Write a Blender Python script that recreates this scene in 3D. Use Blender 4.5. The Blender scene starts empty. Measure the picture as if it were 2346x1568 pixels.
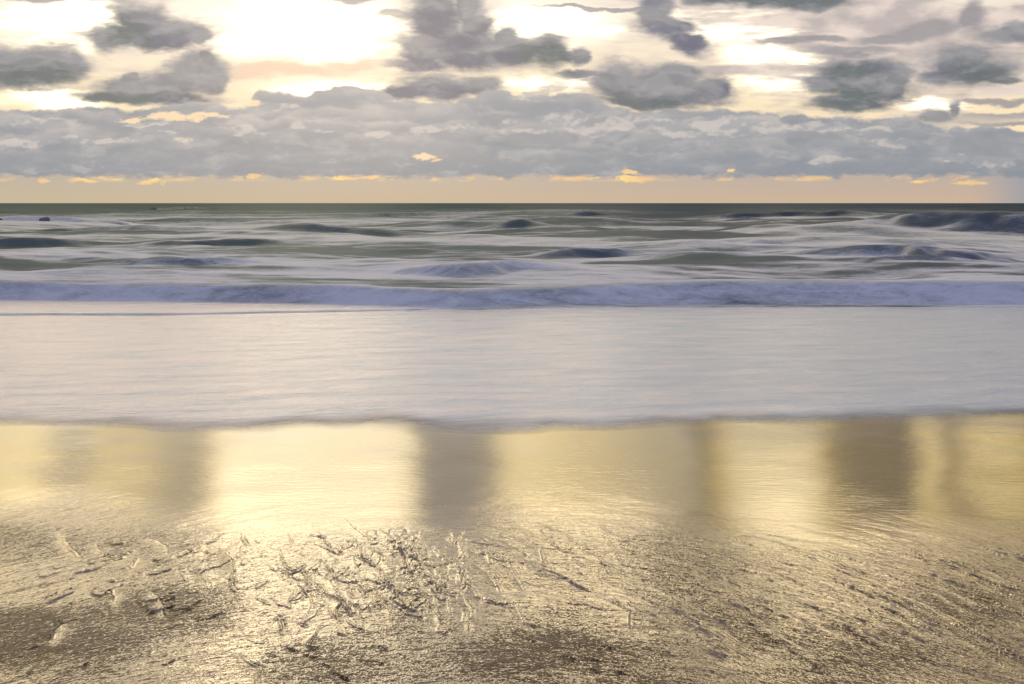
import bpy, math, random
import numpy as np

S = bpy.context.scene
W0, H0 = 2346.0, 1568.0          # pixel frame the sky and shore were measured in
EYE = 1.6                        # camera height above the wet sand
HZ = 0.297                       # horizon, as a share of the picture height
FX, FY = 36 / 24.0, 36 / 24.0 * H0 / W0


def U(px):                       # picture column -> x/y of the direction looked along
    return (px / W0 - 0.5) * FX


def Vv(py):                      # picture row -> z/y of that direction
    return (HZ - py / H0) * FY


# ------------------------------------------------------------------ camera
cd = bpy.data.cameras.new('camera')
cam = bpy.data.objects.new('camera', cd)
S.collection.objects.link(cam)
cam.location = (0, 0, EYE)
cam.rotation_euler = (math.radians(90), 0, 0)
cd.lens = 24
cd.sensor_width = 36
cd.shift_y = -(0.5 - HZ) * H0 / W0
cd.clip_start = 0.05
cd.clip_end = 60000
S.camera = cam
S.view_settings.view_transform = 'Standard'
S.view_settings.look = 'None'
S.view_settings.exposure = 0
S.view_settings.gamma = 1
S.cycles.max_bounces = 5
S.cycles.transparent_max_bounces = 6
S.cycles.caustics_reflective = False
S.cycles.caustics_refractive = False
S.cycles.use_denoising = True
S.cycles.denoising_prefilter = 'ACCURATE'
S.cycles.sample_clamp_indirect = 6
SUN_EL, SUN_AZ = math.radians(21), math.radians(-14)   # behind the veil, left of centre


# ------------------------------------------------------------------ node helper
class G:
    """Writes node graphs as arithmetic."""
    def __init__(s, nt):
        s.nt = nt
        nt.nodes.clear()

    def n(s, t, **k):
        nd = s.nt.nodes.new(t)
        for a, b in k.items():
            setattr(nd, a, b)
        return nd

    def put(s, sock, v):
        if isinstance(v, bpy.types.NodeSocket):
            s.nt.links.new(v, sock)
        elif v is not None:
            if sock.type == 'RGBA' and len(v) == 3:
                v = (*v, 1)
            sock.default_value = v

    def m(s, op, a, b=None, c=None, clamp=False):
        nd = s.n('ShaderNodeMath', operation=op, use_clamp=clamp)
        for i, v in enumerate((a, b, c)):
            if v is not None:
                s.put(nd.inputs[i], v)
        return nd.outputs[0]

    def add(s, a, b): return s.m('ADD', a, b)
    def sub(s, a, b): return s.m('SUBTRACT', a, b)
    def mul(s, a, b): return s.m('MULTIPLY', a, b)
    def mad(s, a, b, c): return s.m('MULTIPLY_ADD', a, b, c)

    def vm(s, op, a, b=None, c=None):
        nd = s.n('ShaderNodeVectorMath', operation=op)
        for i, v in enumerate((a, b, c)):
            if v is not None:
                s.put(nd.inputs[i], v)
        return nd.outputs['Value'] if op in ('LENGTH', 'DOT_PRODUCT') else nd.outputs[0]

    def xyz(s, v):
        nd = s.n('ShaderNodeSeparateXYZ')
        s.put(nd.inputs[0], v)
        return nd.outputs

    def comb(s, x, y, z=0.0):
        nd = s.n('ShaderNodeCombineXYZ')
        for i, v in enumerate((x, y, z)):
            s.put(nd.inputs[i], v)
        return nd.outputs[0]

    def ramp(s, x, a, b, lo=0.0, hi=1.0, kind='SMOOTHSTEP'):
        nd = s.n('ShaderNodeMapRange', interpolation_type=kind)
        for i, v in enumerate((x, a, b, lo, hi)):
            s.put(nd.inputs[i], v)
        return nd.outputs[0]

    def noise(s, v, scale, detail=3.0, rough=0.5, lac=2.0, dist=0.0, dim='2D', col=False):
        nd = s.n('ShaderNodeTexNoise', noise_dimensions=dim)
        s.put(nd.inputs['Vector'], v)
        s.put(nd.inputs['Scale'], scale)
        s.put(nd.inputs['Detail'], detail)
        s.put(nd.inputs['Roughness'], rough)
        s.put(nd.inputs['Lacunarity'], lac)
        s.put(nd.inputs['Distortion'], dist)
        return nd.outputs['Color' if col else 'Fac']

    def vor(s, v, scale):
        nd = s.n('ShaderNodeTexVoronoi', voronoi_dimensions='2D', feature='F1')
        s.put(nd.inputs['Vector'], v)
        s.put(nd.inputs['Scale'], scale)
        return nd.outputs['Distance']

    def puff(s, v, scale):       # rounded heads, about 0 in the creases and 1 on the crowns
        a, b = s.vor(v, scale), s.vor(s.vm('ADD', v, (3.7, 1.3, 0)), scale * 2.6)
        return s.mad(b, -.34, s.mad(a, -.85, 1.12))

    def mix(s, f, a, b):
        nd = s.n('ShaderNodeMix', data_type='RGBA', clamp_factor=True)
        s.put(nd.inputs[0], f)
        s.put(nd.inputs[6], a)
        s.put(nd.inputs[7], b)
        return nd.outputs[2]

    def fcurve(s, x, pts):
        nd = s.n('ShaderNodeFloatCurve')
        c = nd.mapping.curves[0]
        nd.mapping.use_clip = True
        c.points[0].location = pts[0]
        c.points[1].location = pts[-1]
        for p in pts[1:-1]:
            c.points.new(*p)
        nd.mapping.update()
        s.put(nd.inputs['Value'], x)
        return nd.outputs[0]

    def blob(s, P, px, py, rx, ry, rot=0.0):
        """Distance 0 at the centre, 1 on the rim of an ellipse given in picture pixels."""
        sx, sy, cx, cy = rx / W0 * FX, ry / W0 * FX, U(px), Vv(py)
        if rot:
            r = math.radians(rot)
            co, si = math.cos(r), math.sin(r)
            P = s.comb(s.vm('DOT_PRODUCT', P, (co, si, 0)), s.vm('DOT_PRODUCT', P, (-si, co, 0)))
            cx, cy = co * cx + si * cy, -si * cx + co * cy
        return s.vm('LENGTH', s.vm('MULTIPLY_ADD', P, (1 / sx, 1 / sy, 0), (-cx / sx, -cy / sy, 0)))

    def blobs(s, P, lst, k=0.35):
        acc = None
        for b in lst:
            d = s.blob(P, *b)
            acc = d if acc is None else s.m('SMOOTH_MIN', acc, d, k)
        return acc


# ------------------------------------------------------------------ sky
w = bpy.data.worlds.new('World')
S.world = w
w.use_nodes = True
g = G(w.node_tree)
tc = g.n('ShaderNodeTexCoord')
X, Y, Z = g.xyz(tc.outputs['Generated'])[:3]
yf = g.m('MAXIMUM', Y, 0.12)
u = g.m('DIVIDE', X, yf)
v = g.m('DIVIDE', Z, yf)
P0 = g.comb(u, v)
# soft warp of the cloud outlines: wide billows and fine wind-drawn fraying
wa = g.noise(g.vm('MULTIPLY', P0, (1.0, 1.7, 1)), 11.0, 2.0, 0.5)
wb = g.noise(g.vm('MULTIPLY_ADD', P0, (1.0, 1.7, 1), (7.3, 2.1, 0)), 11.0, 2.0, 0.5)
wc_ = g.noise(g.vm('MULTIPLY', P0, (1.0, 2.4, 1)), 38.0, 4.0, 0.6)
wd_ = g.noise(g.vm('MULTIPLY_ADD', P0, (1.0, 2.4, 1), (3.9, 8.2, 0)), 38.0, 4.0, 0.6)
P = g.vm('MULTIPLY_ADD', g.comb(g.sub(wa, .5), g.sub(wb, .5)), (0.034, 0.022, 0), P0)
P = g.vm('MULTIPLY_ADD', g.comb(g.sub(wc_, .5), g.sub(wd_, .5)), (0.016, 0.009, 0), P)
nb = g.noise(g.vm('MULTIPLY', P0, (1.0, 2.2, 1)), 13.0, 3.5, 0.5)       # body mottling
nb_up = g.noise(g.vm('MULTIPLY', g.vm('ADD', P0, (0.004, 0.009, 0)), (1.0, 2.2, 1)), 13.0, 3.5, 0.5)
nst = g.noise(g.vm('MULTIPLY', P0, (1.0, 7.0, 1)), 5.5, 5.0, 0.55)                  # thin streaks
relief = g.sub(nb, nb_up)

# the lit veil behind everything
hot = g.blobs(P, [(700, 60, 420, 120), (150, 50, 260, 80), (780, 200, 230, 34), (1250, 60, 240, 70), (1790, 130, 170, 110),
                  (1640, 60, 210, 50), (1300, 190, 260, 26), (2130, 240, 120, 26), (120, 230, 190, 26)], 0.3)
hotm = g.mul(g.ramp(hot, 1.05, 0.10), g.ramp(g.mad(g.sub(nst, .5), 1.2, g.mul(hot, .3)), .30, .02, .25, 1.0))
cream = g.mix(g.ramp(v, 0.12, 0.30), (1.02, 0.83, 0.55), (0.98, 0.86, 0.72))
base = g.mix(hotm, cream, (3.3, 2.85, 2.0))
# peach strip and grey-pink veils
strk = g.ramp(nst, 0.47, 0.66)
rgt = g.blob(P0, 2080, 60, 520, 190)
veil = g.mul(g.ramp(g.mad(g.sub(nst, 0.5), -3.0, rgt), 1.25, 0.45), 0.9)
base = g.mix(veil, base, g.mix(g.ramp(nb, 0.35, 0.65), (0.52, 0.45, 0.44), (0.86, 0.72, 0.64)))
pch = g.blobs(P, [(650, 158, 170, 16), (800, 148, 90, 13), (560, 170, 80, 14)], 0.3)
base = g.mix(g.ramp(pch, 1.4, 0.4, 0, .9), base, (0.86, 0.62, 0.46))
thin = g.blobs(P, [(905, 36, 45, 12), (150, -4, 170, 9), (820, -3, 80, 7), (2050, 92, 95, 14, 4), (2130, 68, 90, 20, 8), (1790, 95, 60, 7, -3), (1890, 95, 60, 7),
                   (2280, 232, 120, 7), (2300, 262, 130, 7), (2290, 282, 100, 5), (1380, 20, 160, 5), (2230, 40, 30, 40), (1960, 120, 110, 12)], 0.3)
base = g.mix(g.ramp(thin, 1.5, 0.6, 0, 0.85), base, (0.33, 0.31, 0.33))
sg = g.blobs(P0, [(2150, 262, 260, 34), (260, 190, 220, 40)], .3)
base = g.mix(g.mul(g.ramp(sg, 1.2, .6), g.mul(strk, 0.8)), base, (0.62, 0.54, 0.47))

# unseen sky above the picture: bright and dark columns shaped for the sand's reflection
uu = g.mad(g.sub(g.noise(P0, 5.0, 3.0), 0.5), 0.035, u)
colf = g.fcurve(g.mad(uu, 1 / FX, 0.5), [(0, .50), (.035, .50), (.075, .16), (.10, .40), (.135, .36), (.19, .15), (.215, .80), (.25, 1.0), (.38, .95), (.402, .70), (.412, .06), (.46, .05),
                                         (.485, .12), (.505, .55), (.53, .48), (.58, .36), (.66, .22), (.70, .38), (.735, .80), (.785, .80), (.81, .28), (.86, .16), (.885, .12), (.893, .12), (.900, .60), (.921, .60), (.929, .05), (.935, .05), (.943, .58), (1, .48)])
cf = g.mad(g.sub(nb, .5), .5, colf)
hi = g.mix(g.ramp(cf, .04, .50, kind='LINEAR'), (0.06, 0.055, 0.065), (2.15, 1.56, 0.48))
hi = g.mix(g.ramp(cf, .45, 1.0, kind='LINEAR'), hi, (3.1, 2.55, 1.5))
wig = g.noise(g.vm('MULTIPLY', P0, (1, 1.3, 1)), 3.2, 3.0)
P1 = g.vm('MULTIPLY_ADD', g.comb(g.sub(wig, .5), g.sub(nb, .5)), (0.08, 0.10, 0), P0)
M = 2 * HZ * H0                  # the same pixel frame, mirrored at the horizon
lum = g.blobs(P1, [(540, M - 1430, 90, 280), (1790, M - 1250, 90, 60), (150, M - 1330, 230, 65), (720, M - 1290, 250, 90), (1330, M - 1350, 180, 105), (2000, M - 1540, 330, 70), (1960, M - 1400, 130, 90), (480, M - 1560, 200, 50)], .3)  # unseen bright patches added to lighten the sand's reflection
drk = g.blobs(P1, [(190, M - 1500, 250, 80), (350, M - 1390, 60, 70), (790, M - 1550, 160, 45), (1030, M - 1400, 90, 260), (1290, M - 1530, 170, 60), (1590, M - 1410, 100, 130), (2280, M - 1330, 100, 150)], .3)  # unseen dark patches added to darken the sand's reflection
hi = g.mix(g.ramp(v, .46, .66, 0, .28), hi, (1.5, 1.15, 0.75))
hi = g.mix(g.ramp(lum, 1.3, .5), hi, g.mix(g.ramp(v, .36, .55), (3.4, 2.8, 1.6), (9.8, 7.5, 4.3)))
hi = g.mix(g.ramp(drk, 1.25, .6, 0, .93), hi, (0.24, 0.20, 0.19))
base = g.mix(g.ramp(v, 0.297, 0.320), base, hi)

# dark cumulus, each a union of puffs
cum = g.blobs(P, [
    (320, 48, 56, 40), (268, 84, 62, 26), (400, 78, 72, 30), (345, 98, 62, 18), (455, 80, 26, 20),
    (30, 148, 75, 42), (120, 148, 76, 40), (60, 182, 90, 22), (172, 145, 30, 30),
    (450, 168, 56, 44), (385, 198, 72, 28), (300, 208, 70, 25), (240, 226, 56, 13), (400, 226, 90, 15), (468, 132, 22, 16), (298, 180, 22, 10), (490, 192, 28, 22),
    (998, 50, 56, 80), (962, 120, 44, 40), (1060, 112, 108, 42), (1180, 122, 60, 32), (1252, 115, 42, 34), (1162, 84, 19, 26), (1078, 14, 30, 42), (965, 147, 56, 12), (1328, 128, 18, 16), (1298, 128, 30, 10), (1100, 60, 40, 30),
    (1000, 200, 96, 26), (935, 206, 66, 17), (1100, 194, 46, 22), (1120, 248, 66, 16),
    (1490, 190, 120, 34), (1415, 190, 66, 40), (1560, 216, 100, 28), (1640, 205, 40, 28), (1558, 172, 50, 22), (1475, 232, 100, 15), (1330, 166, 45, 8),
    (1535, 62, 68, 22), (1505, 26, 34, 36), (1580, 92, 40, 24, -20), (1700, -2, 130, 16), (1860, 4, 80, 16),
    (1962, 168, 108, 28), (1895, 190, 62, 22), (2000, 206, 86, 22), (1945, 240, 76, 17), (2055, 188, 32, 34),
    (2200, 138, 76, 32), (2250, 166, 74, 27), (2160, 172, 50, 18), (2300, 184, 36, 10),
    (2345, 82, 88, 22), (2140, 268, 38, 16), (2182, 250, 13, 18)], 0.28)
Pp = g.vm('MULTIPLY', P, (1.0, 1.5, 1))
pf = g.puff(Pp, 15.0)
cumn = g.mad(g.sub(nb, 0.5), -0.35, g.mad(g.sub(pf, .55), -.42, cum))
cumn = g.mad(g.sub(g.noise(g.vm('MULTIPLY', P0, (1.0, 3.2, 1)), 30.0, 5.0, .62), .5), -.55, cumn)
cmask = g.ramp(cumn, 1.62, 0.72)
foot = g.blobs(P, [(1000, 50, 40, 60), (370, 104, 130, 22), (70, 186, 130, 26), (340, 232, 180, 20), (1120, 140, 190, 26), (1260, 128, 60, 22), (1000, 216, 130, 20), (1540, 236, 170, 20),
                   (1560, 92, 60, 26), (1960, 226, 110, 28), (2240, 172, 110, 24), (1060, 100, 70, 30), (290, 70, 50, 34), (1780, 2, 200, 14), (1960, 160, 70, 16), (1690, 205, 30, 22)], .3)
lilac = g.ramp(g.noise(P0, 3.5, 1.0), 0.42, 0.6)
dark = g.mix(lilac, (0.165, 0.185, 0.190), (0.182, 0.180, 0.235))
lite = (0.33, 0.322, 0.335)
nc1 = g.noise(g.vm('MULTIPLY', P, (1.0, 2.6, 1)), 9.0, 4.0, 0.52)
core = g.ramp(g.mad(g.sub(nc1, .5), 2.2, g.mad(g.sub(pf, .5), 0.7, foot)), 0.55, 1.9)
ccol = g.mix(core, dark, lite)
mist = g.mul(g.ramp(cumn, 2.3, 1.1), g.ramp(g.noise(g.vm('MULTIPLY', P0, (1.0, 4.5, 1)), 22.0, 5.0, .62), .40, .62, 0, .62))
base = g.mix(mist, base, (0.70, 0.60, 0.54))
ctex = g.noise(g.vm('MULTIPLY', P, (1.0, 3.0, 1)), 21.0, 6.0, 0.62)
pfu = g.puff(g.vm('ADD', Pp, (0.003, 0.010, 0)), 15.0)
ccol = g.mix(g.mul(g.ramp(ctex, .44, .72), .5), ccol, g.mix(.55, ccol, (.56, .52, .52)))
ccol = g.mix(g.mul(g.ramp(g.sub(pfu, pf), -.06, .20), .30), ccol, (.13, .14, .16))
base = g.mix(cmask, base, ccol)

# the long bank over the horizon
bt = g.fcurve(g.mad(u, 1 / FX, .5), [(0, .74), (.10, .76), (.19, .74), (.235, .70), (.255, .83), (.30, .86), (.36, .86), (.40, .76), (.5, .80), (.54, .84), (.6, .74), (.7, .72), (.8, .67), (.87, .66), (.93, .58), (1, .55)])
btv = g.mul(bt, 0.19)
vb = g.ramp(v, 0.03, 0.17, kind='LINEAR')
bcol = (0.36, 0.36, 0.385)
gapn = g.noise(g.vm('MULTIPLY', P0, (1.0, 2.0, 1)), 34.0, 5.0, .65)
Pw = g.vm('MULTIPLY_ADD', g.comb(g.sub(wa, .5), g.sub(wc_, .5)), (0.05, 0.016, 0), P0)
edge = bmask = None
for k, (row, amp, sc, bc, lc, dp) in enumerate((
        (btv, .020, 13.0, (0.32, 0.33, 0.365), (0.46, 0.44, 0.435), .022),
        (.138, .030, 8.0, (0.315, 0.325, 0.355), (0.58, 0.535, 0.515), .026),
        (.116, .028, 10.0, (0.30, 0.318, 0.355), (0.62, 0.560, 0.530), .022),
        (.094, .024, 13.0, (0.31, 0.328, 0.370), (0.52, 0.490, 0.480), .018),
        (.073, .018, 16.0, (0.295, 0.318, 0.365), (0.42, 0.418, 0.430), .016),
        (.054, .013, 21.0, (0.290, 0.315, 0.365), (0.36, 0.370, 0.395), .012))):
    vec = g.vm('MULTIPLY_ADD', Pw, (1.0, 1.55, 1), (1.3 * k, 2.9 * k, 0))
    pk = g.puff(vec, sc)
    wide = g.noise(g.vm('MULTIPLY_ADD', P0, (1.0, .8, 1), (4.1 * k, 1.1 * k, 0)), 3.6, 3.0, .5)
    e = g.sub(g.mad(g.sub(pk, .55), amp, g.mad(g.sub(wide, .5), amp * 2.4, row)), v)
    mk = g.ramp(g.mad(g.sub(gapn, .5), .014, e), -0.003, 0.0045)
    rim = g.mul(g.ramp(g.mad(g.sub(wc_, .5), .012, e), dp, 0.0), g.ramp(wide, .36, .56))
    c_ = g.mix(g.mad(g.ramp(pk, .35, .9), .28, g.mul(rim, .75)), bc, lc)
    if k == 0:
        bmask, bcol = mk, c_
    else:
        bcol = g.mix(g.mul(mk, .93), bcol, c_)
wisp = g.ramp(g.noise(g.vm('MULTIPLY', P0, (1, 3.5, 1)), 9.0, 5.0, .6), .40, .66)
bcol = g.mix(g.mul(wisp, 0.25), bcol, (0.27, 0.30, 0.34))
rb = g.ramp(u, 0.25, 0.7)
bcol = g.mix(g.mul(rb, .25), bcol, (0.33, 0.35, 0.37))
ctex2 = g.noise(g.vm('MULTIPLY_ADD', Pw, (1.0, 3.0, 1), (5, 5, 0)), 17.0, 7.0, 0.6)
bcol = g.mix(g.mul(g.ramp(ctex2, .50, .74), .50), bcol, (.56, .53, .52))
bcol = g.mix(g.mul(g.ramp(ctex2, .52, .34), .22), bcol, (.25, .275, .31))
gap = g.blobs(P, [(400, 270, 75, 7), (300, 274, 30, 4), (416, 320, 10, 5), (490, 266, 30, 5), (978, 360, 15, 6), (575, 236, 16, 9)], .2)
bcol = g.mix(g.ramp(g.mad(g.sub(gapn, .5), 3.2, gap), 1.5, .6), bcol, (.95, .72, .47))
base = g.mix(bmask, base, bcol)
heads = [(110, 282, 78, 14), (60, 290, 40, 9), (740, 292, 62, 10), (700, 298, 40, 7), (540, 304, 60, 9), (560, 298, 30, 8), (1000, 294, 75, 11), (1040, 286, 35, 9),
         (1295, 280, 60, 20), (1200, 296, 60, 14), (1440, 284, 50, 18), (1380, 300, 60, 13), (1500, 292, 60, 16), (1650, 282, 90, 16), (1720, 300, 60, 14), (1580, 310, 70, 10),
         (1258, 197, 38, 13), (1225, 212, 26, 8), (1250, 226, 70, 8), (2060, 328, 45, 9), (2175, 362, 40, 12), (2270, 372, 42, 12), (1900, 372, 50, 9), (60, 330, 90, 11), (240, 322, 90, 9),
         (390, 318, 36, 12), (640, 250, 50, 10), (330, 286, 60, 6), (860, 310, 40, 8), (1870, 290, 70, 10), (2000, 300, 60, 8)]
hd = g.blobs(P, heads, .25)
hn = g.noise(g.vm('MULTIPLY', P0, (1.0, 1.8, 1)), 24.0, 4.0, 0.5)
hn2 = g.noise(g.vm('MULTIPLY_ADD', P0, (1.0, 1.8, 1), (-.002, .012, 0)), 24.0, 4.0, 0.5)
hdn = g.mad(g.sub(hn, .5), -.8, g.mad(g.sub(g.puff(Pp, 24.0), .5), -.5, hd))
hcol = g.mix(g.ramp(g.mad(g.sub(hn, hn2), 2.2, g.mul(g.sub(nb, .5), .3)), -.16, .26), (0.40, .40, .42), (.70, .63, .58))
base = g.mix(g.ramp(hdn, 1.15, .70, 0, .65), base, hcol)

# warm clear strip under the bank, with lit breaks along its lower edge
lown = g.noise(g.vm('MULTIPLY', P0, (1.0, 2.2, 1)), 30.0, 4.0, 0.6)
lowe = g.mad(g.sub(lown, .5), .022, g.mad(g.m('ABSOLUTE', u), -0.002, v))
strip = g.mix(g.ramp(u, -.6, .6), (0.605, 0.495, 0.345), (0.64, 0.475, 0.35))
strip = g.mix(g.ramp(v, .0, .04), strip, g.mix(.5, strip, (.46, .43, .42)))
strip = g.mix(g.ramp(u, .66, .78), strip, (.36, .37, .41))
smask = g.ramp(lowe, 0.0425, 0.0345)
base = g.mix(smask, base, strip)
goldn = g.noise(g.vm('MULTIPLY', P0, (1.0, 2.6, 1)), 19.0, 4.5, 0.6)
gband = g.ramp(g.m('ABSOLUTE', g.sub(v, 0.0360)), 0.0060, 0.001)
gold = g.mul(g.ramp(goldn, .50, .70), g.mul(gband, .8))
gb = g.blobs(P, [(362, 416, 30, 7), (582, 410, 15, 10), (92, 413, 14, 5), (190, 413, 30, 4), (800, 409, 48, 5), (1448, 392, 22, 6), (1440, 412, 40, 7), (1668, 390, 9, 4), (1330, 410, 40, 4), (2110, 422, 28, 6), (2230, 424, 40, 5), (1000, 366, 10, 4)], .2)
gold = g.m('MAXIMUM', gold, g.ramp(g.mad(g.sub(gapn, .5), 3.6, gb), 1.35, .55))
base = g.mix(g.mul(gold, g.ramp(u, .74, .66)), base, g.mix(g.ramp(lown, .35, .65), (0.85, .56, .31), (1.0, .70, .30)))

# the rest of the dome: overcast, blue behind, tinted warm in front to brown the sand's reflections
el = g.m('ARCSINE', Z)
frontm = g.ramp(Y, 0.35, 0.62)
himask = g.ramp(v, 0.80, 1.05)
cn = g.noise(tc.outputs['Generated'], 2.4, 5.0, .55, dim='3D')
dome = g.mix(g.ramp(cn, .35, .65), g.mix(g.ramp(Y, -.25, .35), (0.25, 0.28, 0.46), (0.235, 0.165, 0.145)), g.mix(g.ramp(Y, -.25, .35), (0.60, 0.64, 0.82), (0.66, 0.58, 0.52)))
dome = g.mix(g.ramp(Z, 0.0, 0.9), g.mix(.75, dome, (0.19, .205, .47)), dome)
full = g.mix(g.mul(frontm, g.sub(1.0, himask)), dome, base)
sky = g.n('ShaderNodeTexSky', sky_type='NISHITA')
sky.sun_disc = False
sky.sun_elevation = SUN_EL
sky.sun_rotation = SUN_AZ
sky.air_density, sky.dust_density, sky.ozone_density = 1.0, 3.0, 1.0
b1 = g.n('ShaderNodeBackground')
g.put(b1.inputs[0], sky.outputs[0])
b1.inputs[1].default_value = 0.05
b2 = g.n('ShaderNodeBackground')
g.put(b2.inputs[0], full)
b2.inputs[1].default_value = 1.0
mixb = g.n('ShaderNodeMixShader')
mixb.inputs[0].default_value = 0.94      # the cloud cover lets a little of the clear sky through
g.put(mixb.inputs[1], b1.outputs[0])
g.put(mixb.inputs[2], b2.outputs[0])
out = g.n('ShaderNodeOutputWorld')
g.put(out.inputs[0], mixb.outputs[0])
w.cycles.sampling_method = 'MANUAL'
w.cycles.sample_map_resolution = 1024

# ------------------------------------------------------------------ sun, diffused by the cloud
sl = bpy.data.lights.new('sun', 'SUN')
sl.energy = 0.5
sl.angle = math.radians(55)
sl.color = (1.0, 0.86, 0.62)
so = bpy.data.objects.new('sun', sl)
S.collection.objects.link(so)
so.rotation_euler = (math.radians(90) - SUN_EL, 0, math.pi - SUN_AZ)

# ------------------------------------------------------------------ numpy noise
_rs = np.random.RandomState(7)
_G = _rs.rand(256, 256).astype(np.float32)


def vnoise(x, y, seed=0):
    x = x + seed * 17.31
    y = y + seed * 9.77
    xi = np.floor(x).astype(np.int64)
    yi = np.floor(y).astype(np.int64)
    fx = x - xi
    fy = y - yi
    fx = fx * fx * fx * (fx * (fx * 6 - 15) + 10)
    fy = fy * fy * fy * (fy * (fy * 6 - 15) + 10)
    a = _G[yi & 255, xi & 255]
    b = _G[yi & 255, (xi + 1) & 255]
    c = _G[(yi + 1) & 255, xi & 255]
    d = _G[(yi + 1) & 255, (xi + 1) & 255]
    return a + (b - a) * fx + (c - a + (a - b - c + d) * fx) * fy


def fbm(x, y, o=4, seed=0, g_=0.5):
    s, a, t = 0, 1.0, 0
    for i in range(o):
        s = s + a * vnoise(x, y, seed + i * 3)
        t += a
        a *= g_
        x, y = x * 2.03 + 5.1, y * 2.03 - 3.7
    return s / t


def sst(x, a, b):
    t = np.clip((x - a) / (b - a), 0, 1)
    return t * t * (3 - 2 * t)


def grid_mesh(name, X, Yv, Zv, mat, attrs=None, kind=None):
    r, c = X.shape
    me = bpy.data.meshes.new(name)
    co = np.stack([X, Yv, Zv], -1).reshape(-1, 3).astype(np.float32)
    me.vertices.add(r * c)
    me.vertices.foreach_set('co', co.ravel())
    i = (np.arange(r - 1)[:, None] * c + np.arange(c - 1)[None, :]).ravel()
    q = np.stack([i, i + 1, i + c + 1, i + c], -1).astype(np.int32)
    nf = len(q)
    me.loops.add(nf * 4)
    me.loops.foreach_set('vertex_index', q.ravel())
    me.polygons.add(nf)
    me.polygons.foreach_set('loop_start', np.arange(0, nf * 4, 4, dtype=np.int32))
    me.polygons.foreach_set('use_smooth', np.ones(nf, dtype=bool))
    me.update(calc_edges=True)
    for k, a in (attrs or {}).items():
        at = me.attributes.new(k, 'FLOAT', 'POINT')
        at.data.foreach_set('value', a.astype(np.float32).ravel())
    me.materials.append(mat)
    o = bpy.data.objects.new(name, me)
    S.collection.objects.link(o)
    if kind:
        o['kind'] = kind
    return o


def new_mat(name):
    m = bpy.data.materials.new(name)
    m.use_nodes = True
    return m, G(m.node_tree)


def principled(gg, **k):
    b = gg.n('ShaderNodeBsdfPrincipled')
    for a, val in k.items():
        gg.put(b.inputs[a.replace('_', ' ')], val)
    return b


def finish(gg, sh):
    o = gg.n('ShaderNodeOutputMaterial')
    gg.put(o.inputs[0], sh)


def attr(gg, name):
    a = gg.n('ShaderNodeAttribute', attribute_name=name)
    return a.outputs['Fac']


# ------------------------------------------------------------------ beach
ms, g = new_mat('wet_sand')
geo = g.n('ShaderNodeNewGeometry')
px_, py_, pz_ = g.xyz(geo.outputs['Position'])[:3]
film = attr(g, 'film')            # 1 where a smooth film of water still covers the sand
rough_patch = attr(g, 'coarse')   # drained coarse sand, plus darkening painted in for mirrored dark columns
# the backwash combs the sand in arcs that bow towards the sea
arc = g.mad(g.mul(px_, px_), 0.16, g.mad(px_, .05, py_))
A = g.comb(px_, g.mul(arc, 4.6))
comb1 = g.noise(A, 12.0, 4.0, .62, dist=.4)
comb2 = g.noise(g.comb(g.mul(px_, 1.0), g.mul(arc, 2.4)), 46.0, 2.0, .6, dist=.2)
grain = g.noise(g.comb(g.mul(px_, .75), g.mul(arc, 1.15)), 150.0, 1.0, .6)
film_n = g.noise(g.comb(px_, g.mul(g.mad(px_, .06, py_), 7.0)), 7.0, 5.0, .62)
dry = g.sub(1.0, film)
h = g.mul(comb1, g.mul(dry, 0.0020))
h = g.mad(comb2, g.mul(dry, 0.00058), h)
h = g.mad(grain, g.mad(dry, 0.00045, 0.00008), h)
h = g.mad(grain, g.mul(rough_patch, 0.0010), h)
h = g.mad(comb2, g.mul(rough_patch, 0.0018), h)
h = g.mad(film_n, 0.0007, h)
bump = g.n('ShaderNodeBump')
bump.inputs['Strength'].default_value = 1.0
bump.inputs['Distance'].default_value = 1.0
g.put(bump.inputs['Height'], h)
cn = g.noise(g.comb(px_, g.mul(arc, 2)), 6.0, 5.0, .6)
colr = g.mix(g.ramp(cn, .35, .65), (0.095, 0.062, 0.046), (0.17, 0.127, 0.102))
colr = g.mix(g.mul(rough_patch, g.ramp(comb2, .34, .56, .6, 1.0)), colr, (0.030, 0.019, 0.015))
colr = g.mix(film, colr, (0.110, 0.096, 0.088))
fleck = g.mad(comb2, .55, g.mul(grain, .45))
fleck = g.mad(rough_patch, .17, g.mad(comb1, .42, fleck))
fleck = g.mul(g.ramp(fleck, .745, .85), dry)                 # drained pits hold no mirror film
colr = g.mix(fleck, colr, (0.046, 0.021, 0.014))
pb = principled(g, Base_Color=colr, Roughness=g.mad(fleck, 0.3, 0.055), IOR=g.mad(fleck, -1.2, g.mad(dry, .45, 2.15)))
g.put(pb.inputs['Normal'], bump.outputs[0])
finish(g, pb.outputs[0])

ys = [-40, -20, -8, -3, -1, 0, .6, 1.0, 1.4, 1.7]
y_ = 1.9
while y_ < 5.6:
    ys.append(y_)
    y_ += 0.0030 * (y_ / 2.2) ** 1.7
while y_ < 14:
    ys.append(y_)
    y_ += 0.06
ys += [16, 20, 30, 50]
xs = [2e-9]
x_ = 0.0
while x_ < 4.4:
    x_ += 0.0040 * max(1, x_ / 1.8)
    xs.append(x_)
xs += [5, 6, 8, 12, 20, 40, 90, 200]
xs = np.array([-a for a in xs[:0:-1]] + xs)
ys = np.array(ys)
BX, BY = np.meshgrid(xs, ys)
Z0 = 0.010 * (fbm(BX * .8, BY * 1.6, 3, 5) - .5) - .07 * np.clip(BY - 8.5, 0, None)     # the bed falls away under the sea
rows = HZ + EYE / np.maximum(BY, .5) / FY          # rows and columns the measured marks are keyed to
cols = BX / np.maximum(BY, .5) / FX + 0.5
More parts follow.
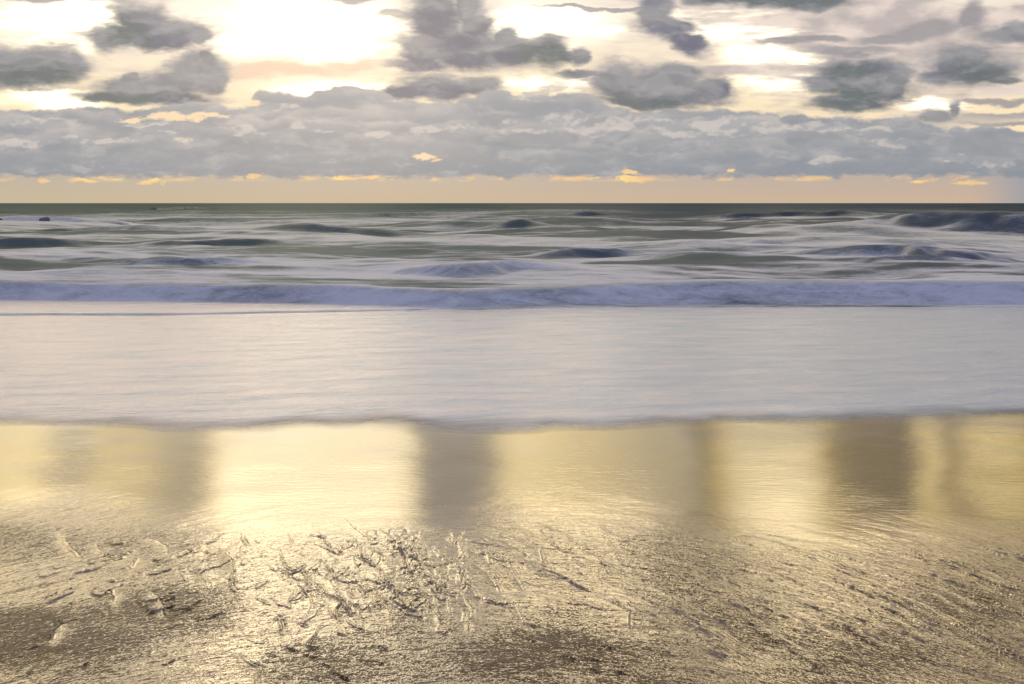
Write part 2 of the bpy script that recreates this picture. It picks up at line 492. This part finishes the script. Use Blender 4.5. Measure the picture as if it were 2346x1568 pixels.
far_n = fbm(BX * 1.1, BY * 2.2, 4, 11)
lim = np.interp(cols, [0, .1, .2, .3, .4, .5, .6, .7, .8, .9, 1.0], [.745, .755, .775, .775, .77, .74, .76, .77, .79, .785, .80])
film_a = 1 - sst(rows + (far_n - .5) * .06, lim - .05, lim + .05)
# drained coarse patches, some laid to paint in the dark mirrored columns
co = np.zeros_like(BX)
for cx, cy, rx, ry, a in ((.07, .93, .13, .06, 1), (.16, .90, .08, .05, .9), (.54, .955, .10, .05, 1), (.02, .79, .10, .03, .45), (.33, .97, .07, .05, .7), (.72, .92, .05, .05, .5), (.80, 1.0, .10, .03, .5), (.93, .90, .09, .05, .55), (.66, .88, .05, .05, .5), (.62, 1.0, .08, .03, .7), (.15, .81, .06, .05, .4), (.665, .84, .05, .07, .4), (.41, .92, .05, .07, .35), (.88, .95, .12, .05, .55), (.40, .985, .07, .03, .5)):
    d = np.hypot((cols - cx) / rx, (rows - cy) / ry) + (fbm(BX * 3, BY * 5, 4, 21) - .5) * 1.2
    co = np.maximum(co, a * (1 - sst(d, .25, 1.35)))
# swash grooves: narrow sinuous channels with raised lips, opening downslope into tongues
Zr = np.zeros_like(BX)
smooth = np.zeros_like(BX)
rnd = random.Random(5)


def ground(px, py):
    Yg = EYE / ((py / H0 - HZ) * FY)
    return U(px) * Yg, Yg


def groove(pts, wd, hgt, lobe=0.0):
    wd, hgt = wd * .52, hgt * .72
    P = [ground(*p) for p in pts]
    xsq = [p[0] for p in P]
    ysq = [p[1] for p in P]
    m = wd * 4 + lobe
    j0, j1 = np.searchsorted(ys, min(ysq) - m), np.searchsorted(ys, max(ysq) + m)
    i0, i1 = np.searchsorted(xs, min(xsq) - m), np.searchsorted(xs, max(xsq) + m)
    x, y = BX[j0:j1, i0:i1], BY[j0:j1, i0:i1]
    if x.size == 0:
        return
    wx = (vnoise(x * 16, y * 16, 3) - .5) * wd * 3.6
    wy = (vnoise(x * 16, y * 16, 8) - .5) * wd * 3.6
    x, y = x + wx, y + wy
    best = np.full(x.shape, 9.0)
    par = np.zeros(x.shape)
    side = np.zeros(x.shape)
    n = len(P) - 1
    for i in range(n):
        ax, ay = P[i]
        bx, by = P[i + 1]
        dx, dy = bx - ax, by - ay
        L = dx * dx + dy * dy + 1e-12
        t = np.clip(((x - ax) * dx + (y - ay) * dy) / L, 0, 1)
        d = np.hypot(x - ax - t * dx, y - ay - t * dy)
        s = np.sign((x - ax) * dy - (y - ay) * dx)
        k = d < best
        best = np.where(k, d, best)
        par = np.where(k, (i + t) / n, par)
        side = np.where(k, s, side)
    ww = wd * (0.35 + 0.9 * par)
    fade = sst(par, 0, .2) * (1 - .5 * sst(par, .93, 1.0))
    q = best / ww
    prof = np.exp(-((q - 1.15) / .42) ** 2) * (1 + .35 * side) - 0.95 * np.exp(-(q / .65) ** 2)
    Zr[j0:j1, i0:i1] += prof * hgt * fade * (0.4 + 0.6 * par)
    if lobe:                     # a low smooth tongue of sand on one side
        tl = np.exp(-(best / lobe) ** 2 * 2.0) * (side > 0) * fade
        Zr[j0:j1, i0:i1] += tl * hgt * .6
        smooth[j0:j1, i0:i1] = np.maximum(smooth[j0:j1, i0:i1], tl)


main = [
    ([(783, 1178), (800, 1200), (830, 1222), (850, 1240)], .010, .006, 0), ([(868, 1215), (890, 1228), (925, 1250), (945, 1268)], .010, .006, .04),
    ([(655, 1205), (662, 1225), (672, 1245)], .012, .005, 0), ([(556, 1212), (560, 1232), (566, 1248)], .012, .006, 0),
    ([(1095, 1222), (1160, 1245), (1210, 1275), (1240, 1300), (1290, 1325), (1347, 1353)], .010, .010, .05),
    ([(1000, 1270), (1040, 1290), (1066, 1310), (1060, 1335), (1085, 1355)], .011, .008, .05), ([(1090, 1250), (1130, 1262), (1160, 1285), (1205, 1345)], .009, .005, .03),
    ([(990, 1395), (1005, 1412), (1014, 1430), (1013, 1450)], .012, .007, .04), ([(1045, 1390), (1062, 1410), (1078, 1432), (1076, 1450)], .012, .007, .04),
    ([(1060, 1350), (1080, 1385), (1083, 1410)], .011, .006, .03), ([(965, 1330), (1000, 1375), (1005, 1400)], .010, .005, .02),
    ([(1345, 1185), (1375, 1200), (1400, 1225)], .010, .007, 0), ([(1160, 1195), (1220, 1222), (1290, 1262), (1320, 1270)], .010, .007, .05),
    ([(1220, 1192), (1290, 1220), (1345, 1258)], .009, .006, .03), ([(1365, 1368), (1400, 1380), (1440, 1405), (1447, 1438)], .010, .009, .07),
    ([(1320, 1260), (1360, 1268), (1390, 1292)], .012, .007, .04), ([(1370, 1240), (1400, 1252), (1418, 1278)], .009, .007, .03),
    ([(600, 1255), (640, 1262), (660, 1300), (680, 1310)], .011, .007, .04), ([(610, 1290), (650, 1330), (690, 1300), (715, 1345)], .010, .008, .05),
    ([(590, 1465), (622, 1418), (640, 1412), (645, 1450)], .014, .008, .06), ([(535, 1495), (560, 1500), (590, 1530), (594, 1568)], .010, .006, .04),
    ([(745, 1320), (780, 1360), (775, 1420)], .011, .008, .07), ([(735, 1430), (715, 1475)], .012, .009, .04), ([(625, 1405), (700, 1370), (690, 1360)], .008, .009, 0),
    ([(510, 1252), (535, 1290), (540, 1350)], .012, .009, .05), ([(390, 1270), (440, 1262), (495, 1235)], .013, .006, .10), ([(240, 1290), (275, 1280), (300, 1262)], .013, .005, .08),
    ([(330, 1230), (370, 1245), (385, 1275)], .014, .005, .06), ([(255, 1318), (300, 1300), (312, 1280)], .012, .006, .09), ([(220, 1240), (235, 1268), (262, 1275)], .012, .006, .05),
    ([(405, 1290), (415, 1330)], .011, .006, .05), ([(480, 1285), (475, 1335)], .011, .006, .05), ([(140, 1215), (150, 1245), (180, 1275)], .012, .005, .05),
    ([(90, 1395), (125, 1375), (165, 1358)], .010, .010, .05), ([(95, 1485), (120, 1462), (138, 1440)], .013, .009, .06), ([(250, 1400), (262, 1370), (250, 1355)], .010, .006, .05),
    ([(820, 1290), (860, 1300), (880, 1330), (905, 1345)], .012, .009, .05), ([(850, 1255), (900, 1270), (935, 1262)], .010, .008, .04), ([(905, 1345), (935, 1320), (930, 1285), (905, 1258)], .014, .009, .06),
    ([(700, 1222), (740, 1235), (760, 1265)], .009, .006, .03), ([(760, 1240), (800, 1265), (850, 1292)], .010, .007, .04)]
for m in main:
    groove(*m)
for i in range(75):              # the crowd of small grooves in the middle
    cx = rnd.gauss(880, 150)
    cy = rnd.uniform(1225, 1375)
    a = rnd.uniform(.4, 1.2)
    L = rnd.uniform(22, 85)
    groove([(cx, cy), (cx + L * .55, cy + L * .35 * a), (cx + L * rnd.uniform(.75, 1.0), cy + L * a)], rnd.uniform(.006, .011), rnd.uniform(.004, .009), rnd.choice((0, .03, .05)))
def leaf(px, py, a, b, rot, hgt):
    """A low leaf-shaped tongue of sand with a rimmed lower edge."""
    gx, gy = ground(px, py)
    m = max(a, b) * 1.5
    j0, j1 = np.searchsorted(ys, gy - m), np.searchsorted(ys, gy + m)
    i0, i1 = np.searchsorted(xs, gx - m), np.searchsorted(xs, gx + m)
    x, y = BX[j0:j1, i0:i1] - gx, BY[j0:j1, i0:i1] - gy
    if x.size == 0:
        return
    x = x + (vnoise(BX[j0:j1, i0:i1] * 30, BY[j0:j1, i0:i1] * 30, 5) - .5) * b * .9
    y = y + (vnoise(BX[j0:j1, i0:i1] * 30, BY[j0:j1, i0:i1] * 30, 6) - .5) * b * .9
    c_, s_ = math.cos(rot), math.sin(rot)
    p_, q_ = (c_ * x + s_ * y) / a, (-s_ * x + c_ * y) / b
    rr_ = np.hypot(p_, q_ * (1 + .5 * p_))
    low = .35 + .65 * sst(-y, -b * .5, b * .8)
    Zr[j0:j1, i0:i1] += hgt * (np.exp(-((rr_ - .92) / .13) ** 2) * low - .7 * np.exp(-((rr_ - 1.2) / .12) ** 2) * low + .35 * (1 - sst(rr_, .6, 1.0)))


for i in range(95):
    leaf(rnd.gauss(870, 150), max(1228, rnd.gauss(1310, 55)), rnd.uniform(.022, .075), rnd.uniform(.012, .026), rnd.uniform(-1.9, -.5), rnd.uniform(.0022, .0045))
for i in range(26):
    leaf(rnd.uniform(120, 520), rnd.uniform(1230, 1420), rnd.uniform(.03, .10), rnd.uniform(.015, .035), rnd.uniform(.2, 1.4), rnd.uniform(.002, .004))
for i in range(34):
    leaf(rnd.uniform(1080, 1600), rnd.uniform(1225, 1400), rnd.uniform(.03, .09), rnd.uniform(.010, .020), rnd.uniform(-.9, -.3), rnd.uniform(.002, .004))
for i in range(210):              # long combed rills on the right, bowing down to the right
    cx = rnd.uniform(1380, 2330)
    cy = rnd.uniform(1215, 1440)
    L = rnd.uniform(50, 230)
    sl_ = rnd.uniform(.22, .48) + (cy - 1215) * .0006
    groove([(cx, cy), (cx + L * .4, cy + L * sl_ * .33), (cx + L * .75, cy + L * sl_ * .72), (cx + L, cy + L * sl_)], rnd.uniform(.005, .009), rnd.uniform(.003, .007), rnd.choice((0, 0, .03)))
for i in range(60):              # short scars, lower left and centre
    cx = rnd.choice((rnd.uniform(0, 420), rnd.uniform(1180, 1560), rnd.uniform(600, 900)))
    cy = rnd.uniform(1300, 1540)
    L = rnd.uniform(12, 50)
    sl_ = -.38 if cx < 500 else .30
    groove([(cx, cy), (cx + L * .5, cy + L * sl_ * .4), (cx + L, cy + L * sl_)], rnd.uniform(.005, .008), rnd.uniform(.005, .010), 0)
Zr *= .78
film_a = np.clip(np.maximum(film_a, smooth * .45), 0, 1)
co = co * (1 - np.clip(smooth * 1.5, 0, 1))
# low undulation that tips the wet surface and breaks up what it mirrors
Zu = (fbm(BX * 5 , (BY + .16 * BX ** 2) * 16, 3, 31) - .5) * .006 * (1 - film_a)
sand = grid_mesh('beach_sand', BX, BY, Z0 + Zr + Zu, ms, {'film': film_a, 'coarse': co}, 'structure')

# ------------------------------------------------------------------ open sea with its swells
def dist(py):
    return EYE / ((py / H0 - HZ) * FY)


nr, nc = 1150, 900
rat = (14000 / 8.0) ** (1 / (nr - 1))
d = 8.0 * rat ** np.arange(nr)
t = np.linspace(-1.12, 1.12, nc)
SY = np.repeat(d[:, None], nc, 1)
SX = SY * t[None, :] * FX * .5
scol = SX / SY / FX + .5
# front edge of the sea sheet where it laps over the thin wash
front_py = np.interp(scol[0], [-.1, .12, .3, .42, .5, .7, 1.1], [.477, .471, .463, .4545, .4555, .4535, .4535])
front = EYE / ((front_py - HZ) * FY)
k = np.clip((SY - 8.0) / 6.0, 0, 1)
SY = SY + (front[None, :] + .25 * (fbm(SX[:1] * .9, SX[:1] * 0, 3, 2) - .5) - 8.0) * (1 - k)
SX = SY * t[None, :] * FX * .5
scol = SX / SY / FX + .5
srow = HZ + EYE / SY / FY
Zs = np.zeros_like(SX)
foam = .92 + 2.7 * (fbm(scol * 3.0, np.log(SY) * 7 + scol, 5, 41) - .5) + 1.0 * (fbm(SX * .5, SY * 2.2, 4, 44) - .5)
foam = foam + 1.1 * (fbm(scol * 16 + np.log(SY) * 5, np.log(SY) * 75, 4, 47) - .5)
foam *= .02 + .98 * sst(srow + .01 * (fbm(scol * 9, scol * 0, 3, 6) - .5), .303, .333)
foam = np.clip(foam, .0, 1)
lnY = np.log(SY)
rg = .5 + 1.1 * (fbm(scol * 3.4, lnY * 5.2 + scol * .8, 4, 120, .5) - .5)
rg2 = .5 + 1.3 * (fbm(scol * 7, lnY * 15 - scol * 1.2, 3, 130, .5) - .5)
swell = np.minimum(.038 * SY, 1.9) * (rg - .45) + np.minimum(.004 * SY, .2) * (rg2 - .5)
swell *= sst(SY, 11.5, 17) * (1 - .5 * sst(SY, 200, 2000))
# (x0, x1, crest row, foot row, foam on the face)
waves = [
    (-200, 420, 484, 512, .6), (40, 560, 517, 541, .10), (-100, 300, 548, 566, .25), (560, 980, 513, 547, .02), (1060, 1330, 516, 540, .15),
    (1500, 2050, 479, 500, .0), (1840, 2700, 482, 538, .18), (1180, 1530, 563, 600, .05), (1740, 2360, 561, 606, .05), (1250, 1420, 492, 512, .12), (1660, 1850, 556, 575, .2),
    (-900, 3300, [(0, 645), (.15, 646), (.3, 650), (.44, 660), (.52, 654), (.62, 640), (.7, 634), (.8, 632), (.88, 640), (1, 646)], [(0, 694), (.2, 698), (.35, 704), (.45, 712), (.6, 706), (1, 704)], .80), (820, 1380, 596, 640, .42), (200, 700, 598, 622, .45), (1880, 2400, 596, 612, .3),
    (300, 820, 548, 566, .15), (620, 1100, 486, 496, .25), (0, 700, 470, 479, .0), (900, 1600, 470, 477, .0), (1650, 2400, 469, 476, .0)]
for wi, (x0, x1, cr, ft, fm) in enumerate(waves):
    fl = isinstance(cr, list)
    if fl:
        cr = np.interp(scol, *zip(*cr))
        ft = np.interp(scol, *zip(*ft))
    db = dist(ft)
    vc = (cr / H0 - HZ) * FY
    h_ = (EYE - vc * db) / (1 + 1.1 * vc)
    cx, rx = (x0 + x1) / 2 / W0, (x1 - x0) / 2 / W0
    wob = (fbm(scol * 6, scol * 0 + wi * 3.3, 3, wi) - .5)
    e = np.abs((scol - cx + .02 * wob) / rx)
    env = (1 - sst(e, .05, 1.05)) * (.82 + .5 * (fbm(scol * 11, scol * 0 + wi * 1.7, 3, wi + 5) - .5))
    env = np.where(fl, np.clip(.80 + .75 * wob, .35, 1.1), env)
    wob2 = fbm(scol * 14, lnY * 6 + wi, 3, wi + 9) - .5
    y0 = db * (1 + .05 * wob + .10 * wob2 * (not fl)) + (1 - env) * h_ * 1.2
    s = (SY - y0) / h_
    prof = np.where(s < 1.3, sst(s, 0.0, 1.3), 1 - sst(s, 1.3, 7.0))
    Zs = np.maximum(Zs, (1.0 if fl else .72) * h_ * env ** .8 * prof)
    fb = (fbm(SX * .5 + wi, SY * 1.6, 5, 60 + wi) - .5)
    face = sst(s + fb * 1.1, -.6, .35) * (1 - sst(s + fb * 1.1, .8, 2.2)) * np.clip(env, 0, 1) ** .6
    st_ = .80 if fm < .5 else .9
    foam = foam * (1 - face * st_) + fm * face * st_ * (1 + 1.0 * fb)
# swells everywhere: their seaward backs carry foam, the faces turned to the shore stay dark
slope = np.gradient(swell, axis=0) / np.gradient(SY, axis=0)
Zs = Zs + swell
far = sst(srow, .303, .333)
foam = foam - .16 * far * (1 - sst(srow, .385, .40)) * sst(fbm(scol * 2.2, lnY * 6.5 - scol, 4, 150), .50, .62)
foam = np.clip(foam - (2.0 * far + .3) * np.clip(slope, -.10 * far, .35), 0, 1.15)
# choppiness
amp = .05 * sst(SY, 9, 20) + .10 * sst(SY, 30, 120) + .25 * sst(SY, 150, 600)
Zs = Zs + amp * (fbm(SX * .22, SY * .55, 4, 71) - .5) * 1.6
Zs = Zs + .018 * sst(SY, 9, 14) * (fbm(SX * 1.1, SY * 3.2, 3, 75) - .5)
edge_in = sst(SY - front[None, :], 0.0, .35)
Zs = Zs + .012 * edge_in + .004
near = 1 - sst(srow, .445, .462)
foam = foam * near + (1 - near) * (.80 + .25 * (fbm(SX * .5, SY * 3, 4, 90) - .5))
# a low second line of wash folding over just seaward of the sheet's edge, strongest at the left
fold = np.interp(scol[0], [-.1, .2, .4, .55, .8, 1.1], [.464, .462, .4565, .452, .451, .4505])
fd = EYE / ((fold - HZ) * FY)[None, :] + .12 * (fbm(SX * .8, SY * 0 + 3, 3, 93) - .5)
Zs = Zs + .03 * np.exp(-((SY - fd) / .16) ** 2) * (SY > fd) + .03 * np.exp(-((SY - fd) / .05) ** 2) * (SY <= fd)

mw, g = new_mat('sea_water')
geo = g.n('ShaderNodeNewGeometry')
px_, py_, pz_ = g.xyz(geo.outputs['Position'])[:3]
fa = attr(g, 'foam')
lace = g.noise(g.comb(px_, g.mul(py_, 4.5)), 1.9, 6.0, .68, dist=.5)
lace2 = g.noise(g.comb(px_, g.mul(py_, 5.0)), 11.0, 4.0, .65)
fm = g.mad(g.mad(g.sub(lace, .5), .95, g.mul(g.sub(lace2, .5), .45)), g.m('MULTIPLY_ADD', fa, 3.0, .08, clamp=True), fa)
fm = g.mad(g.ramp(fm, .02, 1.02), .88, g.ramp(py_, 90, 12, .0, .10))
bh = g.mad(lace, .06, g.mul(lace2, .015))
bump = g.n('ShaderNodeBump')
bump.inputs['Strength'].default_value = .32
bump.inputs['Distance'].default_value = 1.0
g.put(bump.inputs['Height'], bh)
deep = g.mix(g.ramp(px_, -6, 14), (0.008, 0.046, 0.054), (0.005, 0.030, 0.062))
wc = g.mix(fm, deep, g.mix(g.ramp(py_, 13, 30), (0.66, 0.69, 0.745), (0.74, 0.76, 0.72)))
df = g.n('ShaderNodeBsdfDiffuse')
g.put(df.inputs['Color'], wc)
g.put(df.inputs['Normal'], bump.outputs[0])
gl = g.n('ShaderNodeBsdfGlossy')
gl.inputs['Roughness'].default_value = .34
gl.inputs['Color'].default_value = (.82, .92, 1.0, 1)
g.put(gl.inputs['Normal'], bump.outputs[0])
fr = g.n('ShaderNodeFresnel')
fr.inputs['IOR'].default_value = 1.33
g.put(fr.inputs['Normal'], bump.outputs[0])
pb = g.n('ShaderNodeMixShader')      # wind-roughened water never mirrors fully, even at the horizon
g.put(pb.inputs[0], g.mul(g.m('MINIMUM', fr.outputs[0], .065), g.mad(fm, -.5, .9)))
g.put(pb.inputs[1], df.outputs[0])
g.put(pb.inputs[2], gl.outputs[0])
finish(g, pb.outputs[0])
sea = grid_mesh('sea', SX, SY, Zs, mw, {'foam': foam}, 'structure')

# ------------------------------------------------------------------ thin milky wash running up the sand
nr2, nc2 = 420, 700
tt = np.linspace(-1.12, 1.12, nc2)
c2 = tt * .5 + .5
lo = np.interp(c2, [-.1, 0, .1, .2, .3, .38, .46, .5, .6, .7, .8, .9, 1.0, 1.1], [.617, .620, .622, .624, .622, .625, .631, .631, .624, .6195, .618, .614, .610, .607])
lo = lo + .005 + .012 * (vnoise(c2 * 6.3, c2 * 0 + 2, 14) - .5) + .005 * (vnoise(c2 * 23, c2 * 0, 4) - .5)
near_d = EYE / ((lo - HZ) * FY)
q = np.linspace(0, 1, nr2)[:, None] ** 1.4
WY = near_d[None, :] * (1 - q) + 12.6 * q
WX = WY * tt[None, :] * FX * .5
run = WY - near_d[None, :]
wz = .003 + .024 * sst(run, 0, .5) + .010 * (fbm(WX * .8, WY * 2.2, 4, 101) - .5) * sst(run, .05, 1.0)
thick = sst(run + .25 * (fbm(WX * 1.3, WY * 1.5, 4, 104) - .5), -.03, .34)
mf, g = new_mat('milky_wash')
geo = g.n('ShaderNodeNewGeometry')
px_, py_, pz_ = g.xyz(geo.outputs['Position'])[:3]
th = attr(g, 'thick')
n1 = g.noise(g.comb(px_, g.mul(g.mad(px_, -.10, py_), 5.0)), 1.1, 6.0, .62, dist=.3)
n2 = g.noise(g.comb(px_, g.mul(g.mad(px_, .04, py_), 9.0)), 6.0, 4.0, .65)
bh = g.mad(n1, .030, g.mul(n2, .0055))
bump = g.n('ShaderNodeBump')
bump.inputs['Strength'].default_value = .8
bump.inputs['Distance'].default_value = 1.0
g.put(bump.inputs['Height'], bh)
wc = g.mix(g.ramp(g.mad(px_, -.05, n1), .3, .8), (0.475, 0.575, 0.69), (0.68, 0.665, 0.70))
pb = principled(g, Base_Color=wc, Roughness=.22, IOR=1.46)
g.put(pb.inputs['Alpha'], g.m('MULTIPLY', th, g.ramp(g.mad(g.sub(n2, .5), .5, n1), .15, .5, .9, 1.0), clamp=True))
g.put(pb.inputs['Normal'], bump.outputs[0])
finish(g, pb.outputs[0])
wash = grid_mesh('foam_wash', WX, WY, wz, mf, {'thick': thick}, 'stuff')

# ------------------------------------------------------------------ two rocks awash in the surf, far left
mr, g = new_mat('wet_rock')
tcr = g.n('ShaderNodeTexCoord')
rn = g.noise(tcr.outputs['Object'], 3.0, 6.0, .6, dim='3D')
pb = principled(g, Base_Color=g.mix(rn, (0.010, 0.012, 0.016), (0.05, 0.052, 0.06)), Roughness=g.ramp(rn, .3, .7, .25, .6))
bump = g.n('ShaderNodeBump')
bump.inputs['Strength'].default_value = .7
bump.inputs['Distance'].default_value = .12
g.put(bump.inputs['Height'], rn)
g.put(pb.inputs['Normal'], bump.outputs[0])
finish(g, pb.outputs[0])

mg, g = new_mat('veiled_rock')  # surf mist over the rock is put into its pale blue grey
tcr = g.n('ShaderNodeTexCoord')
rn = g.noise(tcr.outputs['Object'], 3.0, 6.0, .6, dim='3D')
finish(g, principled(g, Base_Color=g.mix(rn, (0.10, 0.12, 0.17), (0.24, 0.26, 0.34)), Roughness=.8).outputs[0])


def rock(px, py_base, wid, hei, seed, label, mat, depth=.8):
    import bmesh
    bm = bmesh.new()
    bmesh.ops.create_icosphere(bm, subdivisions=5, radius=1)
    for vv in bm.verts:
        c = vv.co.copy()
        n_ = 0
        for o_, a_ in ((1.3, .34), (2.9, .17), (6.5, .08), (14, .03)):
            n_ += a_ * float(vnoise(np.array(c.x * o_ + c.z * 1.7 + 40), np.array(c.y * o_ + c.z * o_ * .9 + 40), seed) - .5) * 2
        c *= 1 + n_
        c.z = (c.z if c.z > 0 else c.z * 1.8) + .12 * c.x
        vv.co = (c.x * wid / 2, c.y * wid / 2 * depth, c.z * hei)
    me = bpy.data.meshes.new('sea_rock')
    bm.to_mesh(me)
    bm.free()
    for p_ in me.polygons:
        p_.use_smooth = True
    me.materials.append(mat)
    o = bpy.data.objects.new('sea_rock', me)
    D = dist(514)
    # stand the rock in the water surface beneath it
    c_ = int(np.argmin(np.abs(t * FX * .5 - U(px))))
    r_ = int(np.argmin(np.abs(SY[:, c_] - D)))
    o.location = (U(px) * D, D, max(Zs[r_, c_], EYE + Vv(py_base) * D))
    
    S.collection.objects.link(o)
    o['label'] = label
    o['category'] = 'rock'
    o['group'] = 'rocks awash in the surf'
    return o


rock(-4, 511, .62, .30, 3, 'black wet rock poking out of the surf, cut by the left edge of the picture', mr)
rock(103, 506, .62, .26, 9, 'low blue grey rock half veiled by white surf, right of the black one', mg)
